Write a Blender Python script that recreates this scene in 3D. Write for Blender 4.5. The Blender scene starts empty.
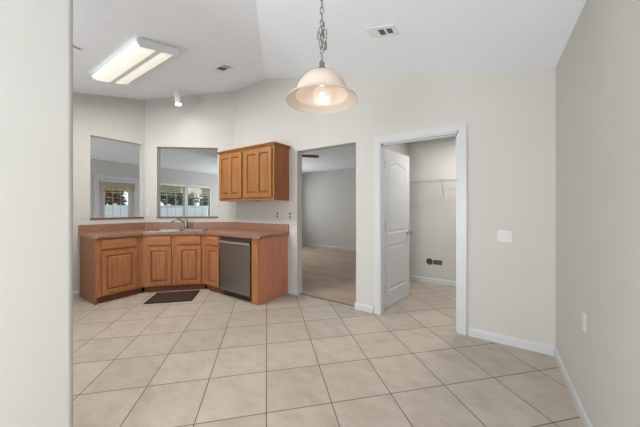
import bpy, bmesh, math, random
from mathutils import Vector, Matrix
from mathutils.geometry import tessellate_polygon
random.seed(7)
S = bpy.context.scene
COL = S.collection
PI = math.pi
R = math.radians

# ------------------------------------------------------------------ camera
cd = bpy.data.cameras.new('camera'); cam = bpy.data.objects.new('camera', cd); COL.objects.link(cam)
cam.location = (0, 0, 1.27); cam.rotation_euler = (R(90), 0, R(33.38))
cd.lens = 14.608; cd.sensor_width = 36; cd.shift_y = -5.77/640; cd.clip_start = 0.02
S.camera = cam
# ------------------------------------------------------------------ look
S.view_settings.view_transform = 'Standard'; S.view_settings.look = 'None'
S.view_settings.gamma = 1; S.view_settings.use_curve_mapping = False
S.view_settings.exposure = 0.06
S.cycles.max_bounces = 10; S.cycles.diffuse_bounces = 6; S.cycles.transparent_max_bounces = 16
S.cycles.caustics_reflective = False; S.cycles.caustics_refractive = False
S.cycles.sample_clamp_indirect = 4
# ------------------------------------------------------------------ world
W = bpy.data.worlds.new('sky'); S.world = W; W.use_nodes = True
wn = W.node_tree; bgn = wn.nodes['Background']
tc = wn.nodes.new('ShaderNodeTexCoord'); sx = wn.nodes.new('ShaderNodeSeparateXYZ'); rp = wn.nodes.new('ShaderNodeValToRGB')
wn.links.new(tc.outputs['Generated'], sx.inputs[0]); wn.links.new(sx.outputs['Z'], rp.inputs[0]); wn.links.new(rp.outputs[0], bgn.inputs[0])
rp.color_ramp.elements[0].position = 0.0; rp.color_ramp.elements[0].color = (.95, .97, 1, 1)
rp.color_ramp.elements[1].position = 0.6; rp.color_ramp.elements[1].color = (.74, .84, 1, 1)
bgn.inputs[1].default_value = 1.2

def area(name, loc, target, sx_, sy_, power, col=(1, 1, 1)):
    l = bpy.data.lights.new(name, 'AREA'); l.shape = 'RECTANGLE'; l.size = sx_; l.size_y = sy_; l.energy = power; l.color = col
    o = bpy.data.objects.new(name, l); COL.objects.link(o); o.location = loc
    o.rotation_euler = (Vector(target)-Vector(loc)).to_track_quat('-Z', 'Y').to_euler()
    return o
# fill lamps added at unseen window openings to brighten the rooms
D1 = (.955, .98, 1)
area('fill_right_side', (0.62, -1.45, 1.1), (-2.4, -1.2, 1.8), 1.7, 2.0, 34, D1)
area('fill_front', (-.55, -2.78, 1.25), (.35, 0, 1.1), 1.5, 1.9, 34, D1)
area('fill_front_upward', (-.55, -2.80, .8), (-.15, -.8, 2.7), 1.5, 1.3, 104, D1)  # extra lamp aimed up to brighten the ceiling
area('fill_kitchen', (-3.3, -1.12, 1.2), (-2.0, .5, 2.7), 1.7, 1.0, 40, D1)
area('fill_sunroom_back', (-6.6, 6.7, 1.4), (-6.6, 3, 1.9), 1.5, 1.2, 52, (.96, .98, 1))
area('fill_sunroom_front', (-6.5, -1.2, 1.4), (-6.8, 3, 1.7), 1.5, 1.2, 50, (.96, .98, 1))
area('fill_bedroom', (-5.6, 5.6, 1.4), (-3, 5.2, 1.5), 1.5, 1.2, 40, D1)

# ------------------------------------------------------------------ materials
def newmat(name):
    m = bpy.data.materials.new(name); m.use_nodes = True
    return m, m.node_tree, m.node_tree.nodes['Principled BSDF']
def N(t, typ, **kw):
    n = t.nodes.new(typ)
    for k, v in kw.items(): setattr(n, k, v)
    return n
def mathn(t, op, a, b=None, c=None):
    n = N(t, 'ShaderNodeMath', operation=op)
    for i, v in enumerate((a, b, c)):
        if v is None: continue
        if isinstance(v, (int, float)): n.inputs[i].default_value = v
        else: t.links.new(v, n.inputs[i])
    return n.outputs[0]
def noise(t, vec, scale, detail=4, rough=.55):
    n = N(t, 'ShaderNodeTexNoise'); n.inputs['Scale'].default_value = scale; n.inputs['Detail'].default_value = detail
    n.inputs['Roughness'].default_value = rough; t.links.new(vec, n.inputs['Vector']); return n.outputs['Fac']
def ramp(t, fac, stops):
    r = N(t, 'ShaderNodeValToRGB'); e = r.color_ramp.elements
    while len(e) < len(stops): e.new(.5)
    for k, (p, c) in enumerate(stops): e[k].position = p; e[k].color = (*c, 1)
    t.links.new(fac, r.inputs[0]); return r.outputs[0]
def bump(t, b, h, s, d=.01):
    n = N(t, 'ShaderNodeBump'); n.inputs['Strength'].default_value = s; n.inputs['Distance'].default_value = d
    t.links.new(h, n.inputs['Height']); t.links.new(n.outputs[0], b.inputs['Normal'])
def objco(t): return N(t, 'ShaderNodeTexCoord').outputs['Object']
def mapping(t, vec, scale=(1, 1, 1), rot=(0, 0, 0)):
    m = N(t, 'ShaderNodeMapping'); m.inputs['Scale'].default_value = scale; m.inputs['Rotation'].default_value = rot
    t.links.new(vec, m.inputs['Vector']); return m.outputs[0]

def plain(name, col, rough=.5, metal=0, var=.04, scale=6, bmp=0, bscale=150, spec=.5):
    m, t, b = newmat(name); v = objco(t)
    f = noise(t, v, scale)
    t.links.new(ramp(t, f, [(.3, tuple(c*(1-var) for c in col)), (.7, tuple(min(1, c*(1+var)) for c in col))]), b.inputs['Base Color'])
    b.inputs['Roughness'].default_value = rough; b.inputs['Metallic'].default_value = metal
    b.inputs['Specular IOR Level'].default_value = spec
    if bmp: bump(t, b, noise(t, v, bscale, 2), bmp, .004)
    return m
def emis(name, col, s):
    m, t, b = newmat(name); b.inputs['Base Color'].default_value = (*col, 1)
    b.inputs['Emission Color'].default_value = (*col, 1); b.inputs['Emission Strength'].default_value = s; return m

M = {}
M['wall'] = plain('wall_paint', (.54, .528, .497), .85, var=.012, scale=1.5, bmp=.10, spec=.2)
M['ceil'] = plain('ceiling_paint', (.84, .88, .935), .9, var=.01, bmp=.25, bscale=60, spec=.1)
M['trim'] = plain('trim_paint', (.555, .56, .575), .38, var=.01)
M['plate'] = plain('plastic_plate', (.55, .545, .52), .35, var=.01)
M['black'] = plain('black_plastic', (.015, .015, .018), .5, var=.1)
M['darkslot'] = plain('dark_slot', (.12, .12, .125), .7, var=.1)
M['vent'] = plain('vent_enamel', (.76, .775, .79), .45, var=.01)
M['nickel'] = plain('brushed_nickel', (.30, .285, .26), .35, 1, var=.05, scale=40)
M['chrome'] = plain('polished_steel', (.40, .43, .41), .30, 1, var=.05, scale=30)
M['wire'] = plain('coated_wire', (.55, .55, .55), .4, var=.02)
M['mahog'] = plain('mahogany_blade', (.22, .04, .022), .4, var=.3, scale=12)
M['rubber'] = plain('grey_toe_kick', (.02, .018, .018), .6)
M['fence'] = plain('vinyl_fence', (.86, .86, .86), .5, var=.02)
M['grass'] = plain('lawn', (.10, .16, .05), .95, var=.4, scale=3)
M['bark'] = plain('bark', (.10, .07, .05), .9, var=.4, scale=10)
M['leafg'] = plain('green_leaves', (.24, .32, .20), .7, var=.5, scale=2)
M['leafr'] = plain('russet_leaves', (.32, .20, .14), .7, var=.5, scale=2)
M['blind'] = plain('tan_blind', (.62, .52, .34), .6, var=.06, scale=12)
M['headrail'] = plain('headrail_white', (.7, .71, .74), .4)
M['sunwall'] = plain('sunroom_paint', (.50, .50, .48), .85, var=.012, scale=1.5, spec=.2)

def oak(name, c1, c2, vertical=True, rough=.38):
    m, t, b = newmat(name); v = objco(t)
    sc = (14, 14, 1.3) if vertical else (1.3, 14, 14)
    w = mapping(t, v, sc)
    n1 = noise(t, w, 2.2, 6, .6); n2 = noise(t, mapping(t, v, tuple(s*5 for s in sc)), 3, 4, .7)
    f = mathn(t, 'ADD', mathn(t, 'MULTIPLY', n1, .7), mathn(t, 'MULTIPLY', n2, .3))
    t.links.new(ramp(t, f, [(.32, c2), (.5, tuple((a+b_)/2 for a, b_ in zip(c1, c2))), (.66, c1)]), b.inputs['Base Color'])
    b.inputs['Roughness'].default_value = rough; b.inputs['Specular IOR Level'].default_value = .3; bump(t, b, n2, .12, .002); return m
OA, OB = (.47, .20, .085), (.29, .11, .045)
M['oakv'] = oak('oak_vertical_grain', OA, OB)
M['oakh'] = oak('oak_horizontal_grain', OA, OB, False)
M['oakside_shaded'] = oak('oak_side_shaded', (.36, .135, .062), (.26, .088, .038))  # browner side oak, darkened for the shade on the left cabinet end
M['oakend_lit'] = oak('oak_end_lit', (.60, .26, .16), (.46, .18, .105))  # redder end oak, lightened for the light falling on the panel
M['oaktoe'] = oak('oak_toe_board', (.26, .10, .045), (.16, .055, .03), False)
M['oakup'] = oak('oak_upper_vertical', (.35, .16, .052), (.22, .085, .026))
M['oakuph'] = oak('oak_upper_horizontal', (.33, .145, .046), (.21, .078, .024), False)

M['stain_shade'] = oak('oak_stain_shade', (.24, .09, .036), (.14, .052, .021))  # stain in the panel grooves, painted shadow on the door edges

def laminate(name):
    m, t, b = newmat(name); v = objco(t)
    n = noise(t, v, 38, 5, .7); n2 = noise(t, v, 170, 3, .7)
    f = mathn(t, 'ADD', mathn(t, 'MULTIPLY', n, .6), mathn(t, 'MULTIPLY', n2, .4))
    t.links.new(ramp(t, f, [(.34, (.12, .055, .038)), (.48, (.275, .135, .088)), (.66, (.40, .235, .16))]), b.inputs['Base Color'])
    b.inputs['Roughness'].default_value = .3; return m
M['lam'] = laminate('speckled_laminate')
M['ledge'] = plain('brown_ledge', (.19, .10, .085), .45, var=.15, scale=40)

def steel():
    m, t, b = newmat('dark_stainless'); v = objco(t)
    n = noise(t, mapping(t, v, (2, 2, 220)), 2, 3)
    t.links.new(ramp(t, n, [(.3, (.23, .205, .185)), (.7, (.29, .26, .235))]), b.inputs['Base Color'])
    b.inputs['Metallic'].default_value = .85; b.inputs['Roughness'].default_value = .36; return m
M['steel'] = steel()
M['handle'] = plain('handle_metal', (.40, .38, .36), .35, .6)
M['brownplug'] = plain('brown_receptacle', (.12, .10, .09), .5)

def tile():
    m, t, b = newmat('ceramic_floor_tile')
    v = N(t, 'ShaderNodeTexCoord').outputs['Object']; sp = N(t, 'ShaderNodeSeparateXYZ'); t.links.new(v, sp.inputs[0])
    X, Y = sp.outputs[0], sp.outputs[1]; s = .41549; k = math.sqrt(.5)/s
    u = mathn(t, 'ADD', mathn(t, 'MULTIPLY', mathn(t, 'ADD', X, Y), k), 20.0016)
    w = mathn(t, 'ADD', mathn(t, 'MULTIPLY', mathn(t, 'SUBTRACT', Y, X), k), 20-4.9493)
    fu, fw = mathn(t, 'FRACT', u), mathn(t, 'FRACT', w)
    du = mathn(t, 'MINIMUM', fu, mathn(t, 'SUBTRACT', 1, fu)); dw = mathn(t, 'MINIMUM', fw, mathn(t, 'SUBTRACT', 1, fw))
    d = mathn(t, 'MULTIPLY', mathn(t, 'MINIMUM', du, dw), s)
    mr = N(t, 'ShaderNodeMapRange'); mr.inputs['From Min'].default_value = .0022; mr.inputs['From Max'].default_value = .0042
    t.links.new(d, mr.inputs['Value']); g = mr.outputs[0]
    cx = N(t, 'ShaderNodeCombineXYZ'); t.links.new(mathn(t, 'FLOOR', u), cx.inputs[0]); t.links.new(mathn(t, 'FLOOR', w), cx.inputs[1])
    wn_ = N(t, 'ShaderNodeTexWhiteNoise', noise_dimensions='3D'); t.links.new(cx.outputs[0], wn_.inputs['Vector'])
    off = N(t, 'ShaderNodeVectorMath', operation='MULTIPLY_ADD'); off.inputs[1].default_value = (7, 7, 7)
    t.links.new(wn_.outputs['Color'], off.inputs[0]); t.links.new(v, off.inputs[2])
    n1 = noise(t, mapping(t, off.outputs[0], (1, 1.6, 1), (0, 0, .5)), 5, 6, .65)
    c = ramp(t, n1, [(.3, (.385, .325, .265)), (.5, (.45, .39, .325)), (.7, (.495, .435, .37))])
    hs = N(t, 'ShaderNodeHueSaturation'); t.links.new(c, hs.inputs['Color'])
    t.links.new(mathn(t, 'ADD', mathn(t, 'MULTIPLY', wn_.outputs['Value'], .10), .95), hs.inputs['Value'])
    mx = N(t, 'ShaderNodeMixRGB'); mx.inputs[1].default_value = (.15, .105, .08, 1)
    t.links.new(g, mx.inputs[0]); t.links.new(hs.outputs[0], mx.inputs[2]); t.links.new(mx.outputs[0], b.inputs['Base Color'])
    t.links.new(mathn(t, 'SUBTRACT', .85, mathn(t, 'MULTIPLY', g, .45)), b.inputs['Roughness'])
    b.inputs['Specular IOR Level'].default_value = .4
    bump(t, b, g, .4, .003); return m
M['tile'] = tile()

def carpet():
    m, t, b = newmat('bedroom_carpet'); v = objco(t)
    n = noise(t, mapping(t, v, (.7, 1.6, 1)), 2.5, 5, .6); n2 = noise(t, v, 220, 2)
    t.links.new(ramp(t, n, [(.3, (.42, .32, .24)), (.7, (.52, .42, .335))]), b.inputs['Base Color'])
    b.inputs['Roughness'].default_value = 1; b.inputs['Specular IOR Level'].default_value = .05; bump(t, b, n2, .5, .01); return m
M['carpet'] = carpet()

def glass():
    m = bpy.data.materials.new('window_glass'); m.use_nodes = True; t = m.node_tree; t.nodes.clear()
    o = N(t, 'ShaderNodeOutputMaterial'); mx = N(t, 'ShaderNodeMixShader'); a = N(t, 'ShaderNodeBsdfTransparent'); g = N(t, 'ShaderNodeBsdfGlossy')
    a.inputs[0].default_value = (.96, .98, .98, 1); g.inputs['Roughness'].default_value = .02
    fr = N(t, 'ShaderNodeFresnel'); fr.inputs[0].default_value = 1.25
    t.links.new(fr.outputs[0], mx.inputs[0]); t.links.new(a.outputs[0], mx.inputs[1]); t.links.new(g.outputs[0], mx.inputs[2]); t.links.new(mx.outputs[0], o.inputs[0]); return m
M['glass'] = glass()
def frosted(name, col, tr, transp=0):
    m = bpy.data.materials.new(name); m.use_nodes = True; t = m.node_tree; t.nodes.clear()
    o = N(t, 'ShaderNodeOutputMaterial'); mx = N(t, 'ShaderNodeMixShader'); d = N(t, 'ShaderNodeBsdfDiffuse'); g = N(t, 'ShaderNodeBsdfTranslucent')
    n = noise(t, objco(t), 9, 4)
    c = ramp(t, n, [(.3, tuple(x*.95 for x in col)), (.7, col)])
    t.links.new(c, d.inputs[0]); t.links.new(c, g.inputs[0]); mx.inputs[0].default_value = tr
    t.links.new(d.outputs[0], mx.inputs[1]); t.links.new(g.outputs[0], mx.inputs[2])
    gl = N(t, 'ShaderNodeBsdfGlossy'); gl.inputs['Roughness'].default_value = .25; m2 = N(t, 'ShaderNodeMixShader'); m2.inputs[0].default_value = .05
    t.links.new(mx.outputs[0], m2.inputs[1]); t.links.new(gl.outputs[0], m2.inputs[2]); last = m2.outputs[0]
    if transp:
        tp = N(t, 'ShaderNodeBsdfTransparent'); m3 = N(t, 'ShaderNodeMixShader'); m3.inputs[0].default_value = transp
        t.links.new(last, m3.inputs[1]); t.links.new(tp.outputs[0], m3.inputs[2]); last = m3.outputs[0]
    t.links.new(last, o.inputs[0]); return m
M['shade'] = frosted('alabaster_shade', (.84, .745, .66), .35)
M['bulbglass'] = frosted('bulb_glass', (1, .96, .9), .6, .93)
M['blind'] = frosted('tan_blind_slats', (.88, .80, .60), .5)
M['lens'] = emis('fluorescent_lens', (.98, 1, .90), .40)
M['valley'] = plain('lens_valley_acrylic', (.78, .78, .66), .3, var=.01)
M['tube'] = emis('lamp_core', (1, .93, .8), 8)
M['spotlens'] = emis('spot_lens', (1, .97, .92), 6)

# ------------------------------------------------------------------ mesh helpers
def obj(name, bm, mat, parent=None, smooth=False):
    me = bpy.data.meshes.new(name); bmesh.ops.recalc_face_normals(bm, faces=bm.faces); bm.to_mesh(me); bm.free()
    me.materials.append(mat)
    if smooth:
        for p in me.polygons: p.use_smooth = True
    o = bpy.data.objects.new(name, me); COL.objects.link(o)
    if parent: o.parent = parent
    return o
def tag(o, label=None, cat=None, group=None, kind=None):
    for k, v in (('label', label), ('category', cat), ('group', group), ('kind', kind)):
        if v: o[k] = v
    return o
def thing(name, label, cat, loc=(0, 0, 0), rz=0, group=None, rot=None):
    o = bpy.data.objects.new(name, None); COL.objects.link(o); o.empty_display_size = .05
    o.location = loc; o.rotation_euler = rot if rot else (0, 0, rz); return tag(o, label, cat, group)
def struct(name, bm, mat, parent=None, smooth=False):
    o = obj(name, bm, mat, parent, smooth)
    if not parent: o['kind'] = 'structure'
    return o
def dup(root, loc, rz=None, label=None):
    r = root.copy(); COL.objects.link(r); r.location = loc
    if rz is not None: r.rotation_euler = (0, 0, rz)
    if label: r['label'] = label
    for ch in list(root.children):
        c = ch.copy(); COL.objects.link(c); c.parent = r
        for g in list(ch.children):
            d = g.copy(); COL.objects.link(d); d.parent = c
    return r
def BM(): return bmesh.new()
def box(bm, x0, x1, y0, y1, z0, z1, bev=0):
    v = [bm.verts.new((x, y, z)) for x in (x0, x1) for y in (y0, y1) for z in (z0, z1)]
    fs = [bm.faces.new([v[i] for i in q]) for q in ((0, 1, 3, 2), (4, 6, 7, 5), (0, 4, 5, 1), (2, 3, 7, 6), (0, 2, 6, 4), (1, 5, 7, 3))]
    if bev:
        es = list({e for f in fs for e in f.edges}); bmesh.ops.bevel(bm, geom=es, offset=bev, segments=2, affect='EDGES', profile=.7)
    return bm
def B(*a, **k): return box(BM(), *a, **k)
def prism(bm, outer, holes, fn, t):
    """polygon with holes in 2D, fn(u, v, d) -> 3D, d in {0, t}"""
    loops = [outer]+list(holes); pts = [p for l in loops for p in l]
    tris = tessellate_polygon([[Vector((p[0], p[1], 0)) for p in l] for l in loops])
    A = [bm.verts.new(fn(p[0], p[1], 0)) for p in pts]; Bv = [bm.verts.new(fn(p[0], p[1], t)) for p in pts]
    for tr in tris:
        bm.faces.new([A[i] for i in tr]); bm.faces.new([Bv[i] for i in reversed(tr)])
    k = 0
    for l in loops:
        n = len(l)
        for i in range(n):
            a, b = k+i, k+(i+1) % n; bm.faces.new((A[a], A[b], Bv[b], Bv[a]))
        k += n
    return bm
def flat(outer, z0, z1, holes=()):
    return prism(BM(), outer, holes, lambda u, v, d: (u, v, z0+d), z1-z0)
def wallpoly(p, q, th, outer, holes=()):
    """wall from p to q; thickness th to the left of p->q; outer/holes in (s, z)"""
    p = Vector(p); q = Vector(q); d = (q-p).normalized(); n = Vector((-d.y, d.x))
    return prism(BM(), outer, holes, lambda s, z, k: (p.x+d.x*s+n.x*k, p.y+d.y*s+n.y*k, z), th)
def rect(s0, s1, z0, z1): return [(s0, z0), (s1, z0), (s1, z1), (s0, z1)]
def tube(bm, pts, r, seg=10, cap=True):
    pts = [Vector(p) for p in pts]; n = len(pts); rings = []
    rs = r if isinstance(r, (list, tuple)) else [r]*n
    up = Vector((0, 0, 1)); t0 = (pts[1]-pts[0]).normalized()
    if abs(t0.dot(up)) > .95: up = Vector((1, 0, 0))
    a = t0.cross(up).normalized()
    for i, p in enumerate(pts):
        t = (pts[min(i+1, n-1)]-pts[max(i-1, 0)]).normalized()
        a = (a-t*a.dot(t)).normalized(); b = t.cross(a)
        rings.append([bm.verts.new(p+(a*math.cos(2*PI*k/seg)+b*math.sin(2*PI*k/seg))*rs[i]) for k in range(seg)])
    for i in range(n-1):
        for k in range(seg):
            bm.faces.new((rings[i][k], rings[i][(k+1) % seg], rings[i+1][(k+1) % seg], rings[i+1][k]))
    if cap: bm.faces.new(list(reversed(rings[0]))); bm.faces.new(rings[-1])
    return bm
def lathe(bm, prof, seg=32, c=(0, 0, 0)):
    rings = []
    for r, z in prof:
        if r < 1e-5: rings.append([bm.verts.new((c[0], c[1], c[2]+z))])
        else: rings.append([bm.verts.new((c[0]+r*math.cos(2*PI*k/seg), c[1]+r*math.sin(2*PI*k/seg), c[2]+z)) for k in range(seg)])
    for A, Bv in zip(rings, rings[1:]):
        for k in range(seg):
            k2 = (k+1) % seg
            if len(A) == 1 and len(Bv) == 1: continue
            if len(A) == 1: bm.faces.new((A[0], Bv[k], Bv[k2]))
            elif len(Bv) == 1: bm.faces.new((A[k], A[k2], Bv[0]))
            else: bm.faces.new((A[k], A[k2], Bv[k2], Bv[k]))
    return bm
def xform(bm, m): bmesh.ops.transform(bm, matrix=m, verts=bm.verts); return bm
def ringlink(bm, c, lx, lz, r, axis, seg=16, tseg=6):
    """oval chain link centred at c, half-width lx, half-height lz; axis = horizontal direction of its plane"""
    ax = Vector(axis).normalized(); up = Vector((0, 0, 1)); nrm = ax.cross(up); rings = []
    for i in range(seg):
        a = 2*PI*i/seg; p = Vector(c)+ax*(lx*math.cos(a))+up*(lz*math.sin(a)); rad = (ax*(math.cos(a)*lz)+up*(math.sin(a)*lx)).normalized()
        rings.append([bm.verts.new(p+(rad*math.cos(2*PI*k/tseg)+nrm*math.sin(2*PI*k/tseg))*r) for k in range(tseg)])
    for i in range(seg):
        for k in range(tseg):
            bm.faces.new((rings[i][k], rings[i][(k+1) % tseg], rings[(i+1) % seg][(k+1) % tseg], rings[(i+1) % seg][k]))
    return bm

# ------------------------------------------------------------------ room data
YB, XL, XR = 2.97, -4.92, .462
DP, DQ = Vector((-4.92, 2.05)), Vector((-3.765, 2.97)); DL = (DQ-DP).length; DD = (DQ-DP).normalized()
TK, TD = .228, .243
zk = lambda y: max(2.44, 3.315-TK*(2.97-y))
zd = lambda x: 3.315-TD*(x+3.0)
def ceil(x, y): return max(2.44, min(zk(y), zd(x)))
WT = .12
# ------------------------------------------------------------------ floors and ceilings
b = flat([(-5.04, -1.0), (-1.55, -1.0), (-1.55, -2.72), (XR+.12, -2.72), (XR+.12, 2.9), (XR+.45, 3.0), (XR+.45, 4.82), (-1.30, 4.82), (-1.30, 3.035), (-2.5, 3.035), (-5.04, 3.035)], -.08, 0)
struct('floor', b, M['tile'])
struct('floor_bedroom', flat([(-3.95, 3.035), (-1.30, 3.035), (-1.30, 7.07), (-5.45, 7.07), (-5.45, 4.0), (-3.95, 4.0)], -.08, .004), M['carpet'])
struct('floor_sunroom', flat([(-8.12, -1.1), (-5.04, -1.1), (-5.04, 3.035), (-3.95, 3.035), (-3.95, 4.0), (-5.45, 4.0), (-5.45, 6.62), (-8.12, 6.62)], -.08, 0), M['tile'])
ye, yh = 2.97-(3.315-2.44)/TK, 2.97-(XR+3)/(.243/.228)*1.0
# hip line: TD*(x+3) = TK*(2.97-y)
yh = 2.97-TD*(XR+.1+3)/TK
bm = BM()
def cpoly(pts):
    lo = [bm.verts.new(p) for p in pts]; hi = [bm.verts.new((p[0], p[1], p[2]+.1)) for p in pts]
    bm.faces.new(lo); bm.faces.new(list(reversed(hi)))
    for i in range(len(pts)):
        j = (i+1) % len(pts); bm.faces.new((lo[i], lo[j], hi[j], hi[i]))
xr, yb = XR+.1, YB+.06
h0 = (-3, 2.97); zz = zd(xr)
cpoly([(-3-.0, yb, 3.315), (xr, yb, zz), (xr, yh, zz), (-3, 2.97, 3.315)])
cpoly([(-5.0, yb, 3.315), (-3, yb, 3.315), (-3, 2.97, 3.315), (-5.0, 2.97, 3.315)])
cpoly([(-5.0, 2.97, 3.315), (-3, 2.97, 3.315), (xr, yh, zz), (xr, ye, 2.44), (-5.0, ye, 2.44)])
cpoly([(-5.0, ye, 2.44), (xr, ye, 2.44), (xr, -2.72, 2.44), (-5.0, -2.72, 2.44)])
struct('ceiling', bm, M['ceil'])
struct('ceiling_bedroom', flat([(-3.9, 3.04), (-1.24, 3.04), (-1.24, 7.07), (-5.4, 7.07), (-5.4, 3.97), (-3.9, 3.97)], 2.44, 2.54), M['ceil'])
struct('ceiling_closet', flat([(-1.24, 3.04), (XR+.45, 3.04), (XR+.45, 4.82), (-1.24, 4.82)], 2.44, 2.54), M['ceil'])
struct('ceiling_sunroom', prism(BM(), [(-8.12, -1.1), (-5.0, -1.1), (-5.0, 2.03), (-3.9, 3.04), (-3.9, 3.97), (-5.4, 3.97), (-5.4, 6.62), (-8.12, 6.62)], [], lambda u, v, d: (u, v, 2.44+d), .1), M['ceil'])

# ------------------------------------------------------------------ walls
# back wall, s runs from x=-3.79 to the right (front face at y=YB, thickness behind)
sx0 = -3.765; sB = lambda x: x-sx0
PO = (-2.357, -1.416, 2.095); DO = (-1.10, -.272, 2.045)
outer = [(0, 0), (sB(PO[0]), 0), (sB(PO[0]), PO[2]), (sB(PO[1]), PO[2]), (sB(PO[1]), 0), (sB(DO[0]), 0), (sB(DO[0]), DO[2]), (sB(DO[1]), DO[2]), (sB(DO[1]), 0), (sB(XR+.12), 0), (sB(XR+.12), zd(XR+.12)+.02), (sB(-3), 3.335), (0, 3.335)]
struct('wall_back', wallpoly((sx0, YB), (XR+.12, YB), WT, outer), M['wall'])
sS = math.hypot(0, 0)
# diagonal wall with pass-through
O2 = (.195, 1.200, 1.095, 2.312)
struct('wall_diagonal', wallpoly(DP, DQ, WT, [(0, 0), (DL, 0), (DL, ceil(*DQ)+.02), (0, ceil(*DP)+.02)], [rect(*O2)]), M['wall'])
# left wall (kitchen), runs +y; s = y+1
O1 = (1.33, 2.018, 1.095, 2.342)
outer = [(0, 0), (3.05, 0), (3.05, zk(2.05)+.02), (ye+1, 2.46), (0, 2.46)]
struct('wall_left', wallpoly((XL, -1), (XL, 2.05), WT, outer, [rect(O1[0]+1, O1[1]+1, O1[2], O1[3])]), M['wall'])
# front walls of kitchen and entry, with unseen windows added for the fill lamps
struct('wall_kitchen_front', wallpoly((XL, -1.0), (-1.6, -1.0), -.0001-.12+.0, rect(-.12, 3.35, 0, 2.46), [rect(.75, 2.5, .85, 2.1)]), M['wall'])
struct('wall_front', wallpoly((-1.6, -2.6), (XR, -2.6), -.12, rect(-.12, 2.17, 0, 2.46), [rect(.25, 1.85, .25, 2.25)]), M['wall'])
# right wall, s = y+2.6
outer = [(0, 0), (5.57+.12, 0), (5.57+.12, zd(XR)+.02), (2.6+yh, zd(XR)+.02), (2.6+ye, 2.46), (0, 2.46)]
struct('wall_right', wallpoly((XR, -2.6), (XR, 2.97), -.12, outer, [rect(.25, 2.05, .04, 2.1)]), M['wall'])
# near partition with a rounded end, close on the left of the camera
ex, ey, er = -1.585, .372, .022
pts = [(ex, -2.6), (ex, ey-er)]+[(ex-er+er*math.cos(a), ey-er+er*math.sin(a)) for a in [R(15*i) for i in range(1, 6)]]+[(ex-er, ey), (ex-.115+er, ey)]+[(ex-.115+er-er*math.sin(a), ey-er+er*math.cos(a)) for a in [R(15*i) for i in range(1, 6)]]+[(ex-.115, ey-er), (ex-.115, -2.6)]
struct('wall_partition', flat(pts, 0, 2.75), M['wall'])
# closet walls
struct('wall_closet_left', B(-1.32, -1.22, 3.04, 4.82, 0, 2.46), M['wall'])
struct('wall_closet_back', B(-1.30, XR+.45, 4.70, 4.82, 0, 2.46), M['wall'])
struct('wall_closet_right', B(XR+.33, XR+.45, 3.04, 4.82, 0, 2.46), M['wall'])
struct('wall_closet_front', B(XR+.1, XR+.45, 2.97, 3.09, 0, 2.46), M['wall'])
# bedroom walls
struct('wall_bedroom_back', B(-5.5, -1.22, 6.95, 7.07, 0, 2.46), M['wall'])
struct('wall_bedroom_right', B(-1.32, -1.22, 4.82, 7.0, 0, 2.46), M['wall'])
struct('wall_bedroom_left', wallpoly((-5.4, 3.95), (-5.4, 7.0), .1, rect(0, 3.05, 0, 2.46), [rect(.9, 2.4, .8, 2.0)]), M['wall'])
struct('wall_bedroom_corner', flat([(-5.5, 3.95), (-4.0, 3.95), (-4.0, 3.09), (-3.9, 3.09), (-3.9, 4.05), (-5.5, 4.05)], 0, 2.46), M['wall'])
# sunroom walls
SX = -8.0
DR = (2.32, 3.09, 1.98); WN = (3.66, 5.36, .72, 2.0)
o = struct('wall_sunroom', wallpoly((SX, -1.0), (SX, 6.5), .12, rect(-.1, 7.6, 0, 2.46), [rect(DR[0]+1, DR[1]+1, .0001, DR[2]), rect(WN[0]+1, WN[1]+1, WN[2], WN[3])]), M['sunwall'])
struct('wall_sunroom_back', wallpoly((-8.12, 6.5), (-5.4, 6.5), .12, rect(0, 2.72, 0, 2.46), [rect(.77, 2.27, .8, 2.0)]), M['sunwall'])
struct('wall_sunroom_front', wallpoly((-8.12, -1.0), (XL-.12, -1.0), -.12, rect(0, 3.08, 0, 2.46), [rect(.87, 2.37, .8, 2.0)]), M['sunwall'])
# lintel pieces closing the gap between kitchen and the lower ceilings
# ledges of the pass-throughs
bm = B(XL-.14, XL+.012, O1[0]-.005, O1[1]+.012, O1[2]-.002, O1[2]+.02, bev=.003)
struct('trim_1', bm, M['ledge'])
m4 = Matrix.Translation((DP.x, DP.y, 0)) @ Matrix.Rotation(math.atan2(DD.y, DD.x), 4, 'Z')
struct('trim_2', xform(B(O2[0]-.005, O2[1]+.01, -.012, .14, O2[2]-.002, O2[2]+.02, bev=.003), m4), M['ledge'])
# baseboards
def bb(bm, p, q, h=.082, t=.014):
    """baseboard along p->q, standing to the right side of the direction"""
    p = Vector(p); q = Vector(q); d = (q-p).normalized(); n = Vector((d.y, -d.x)); L = (q-p).length
    prof = [(0, 0), (t, 0), (t, h-.018), (t*.75, h-.010), (t*.45, h-.004), (t*.3, h), (0, h)]
    A = [bm.verts.new((p.x+n.x*a, p.y+n.y*a, z)) for a, z in prof]; Bv = [bm.verts.new((q.x+n.x*a, q.y+n.y*a, z)) for a, z in prof]
    bm.faces.new(A); bm.faces.new(list(reversed(Bv)))
    for i in range(len(prof)):
        j = (i+1) % len(prof); bm.faces.new((A[i], Bv[i], Bv[j], A[j]))
bm = BM()
bb(bm, (-2.503, YB), (PO[0]+.014, YB)); bb(bm, (PO[0], YB-.0), (PO[0], YB+WT))
bb(bm, (PO[1], YB+WT), (PO[1], YB)); bb(bm, (PO[1]-.014, YB), (DO[0]-.085, YB)); bb(bm, (DO[1]+.085, YB), (XR, YB))
struct('baseboard_back', bm, M['trim'])
bm = BM(); bb(bm, (XR, YB), (XR, -.5)); struct('baseboard_right', bm, M['trim'])
bm = BM(); bb(bm, (XL, -1), (XL, 1.21)); struct('baseboard_left', bm, M['trim'])
bm = BM(); bb(bm, (-5.4, 6.95), (-1.32, 6.95)); struct('baseboard_bedroom', bm, M['trim'])
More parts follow.
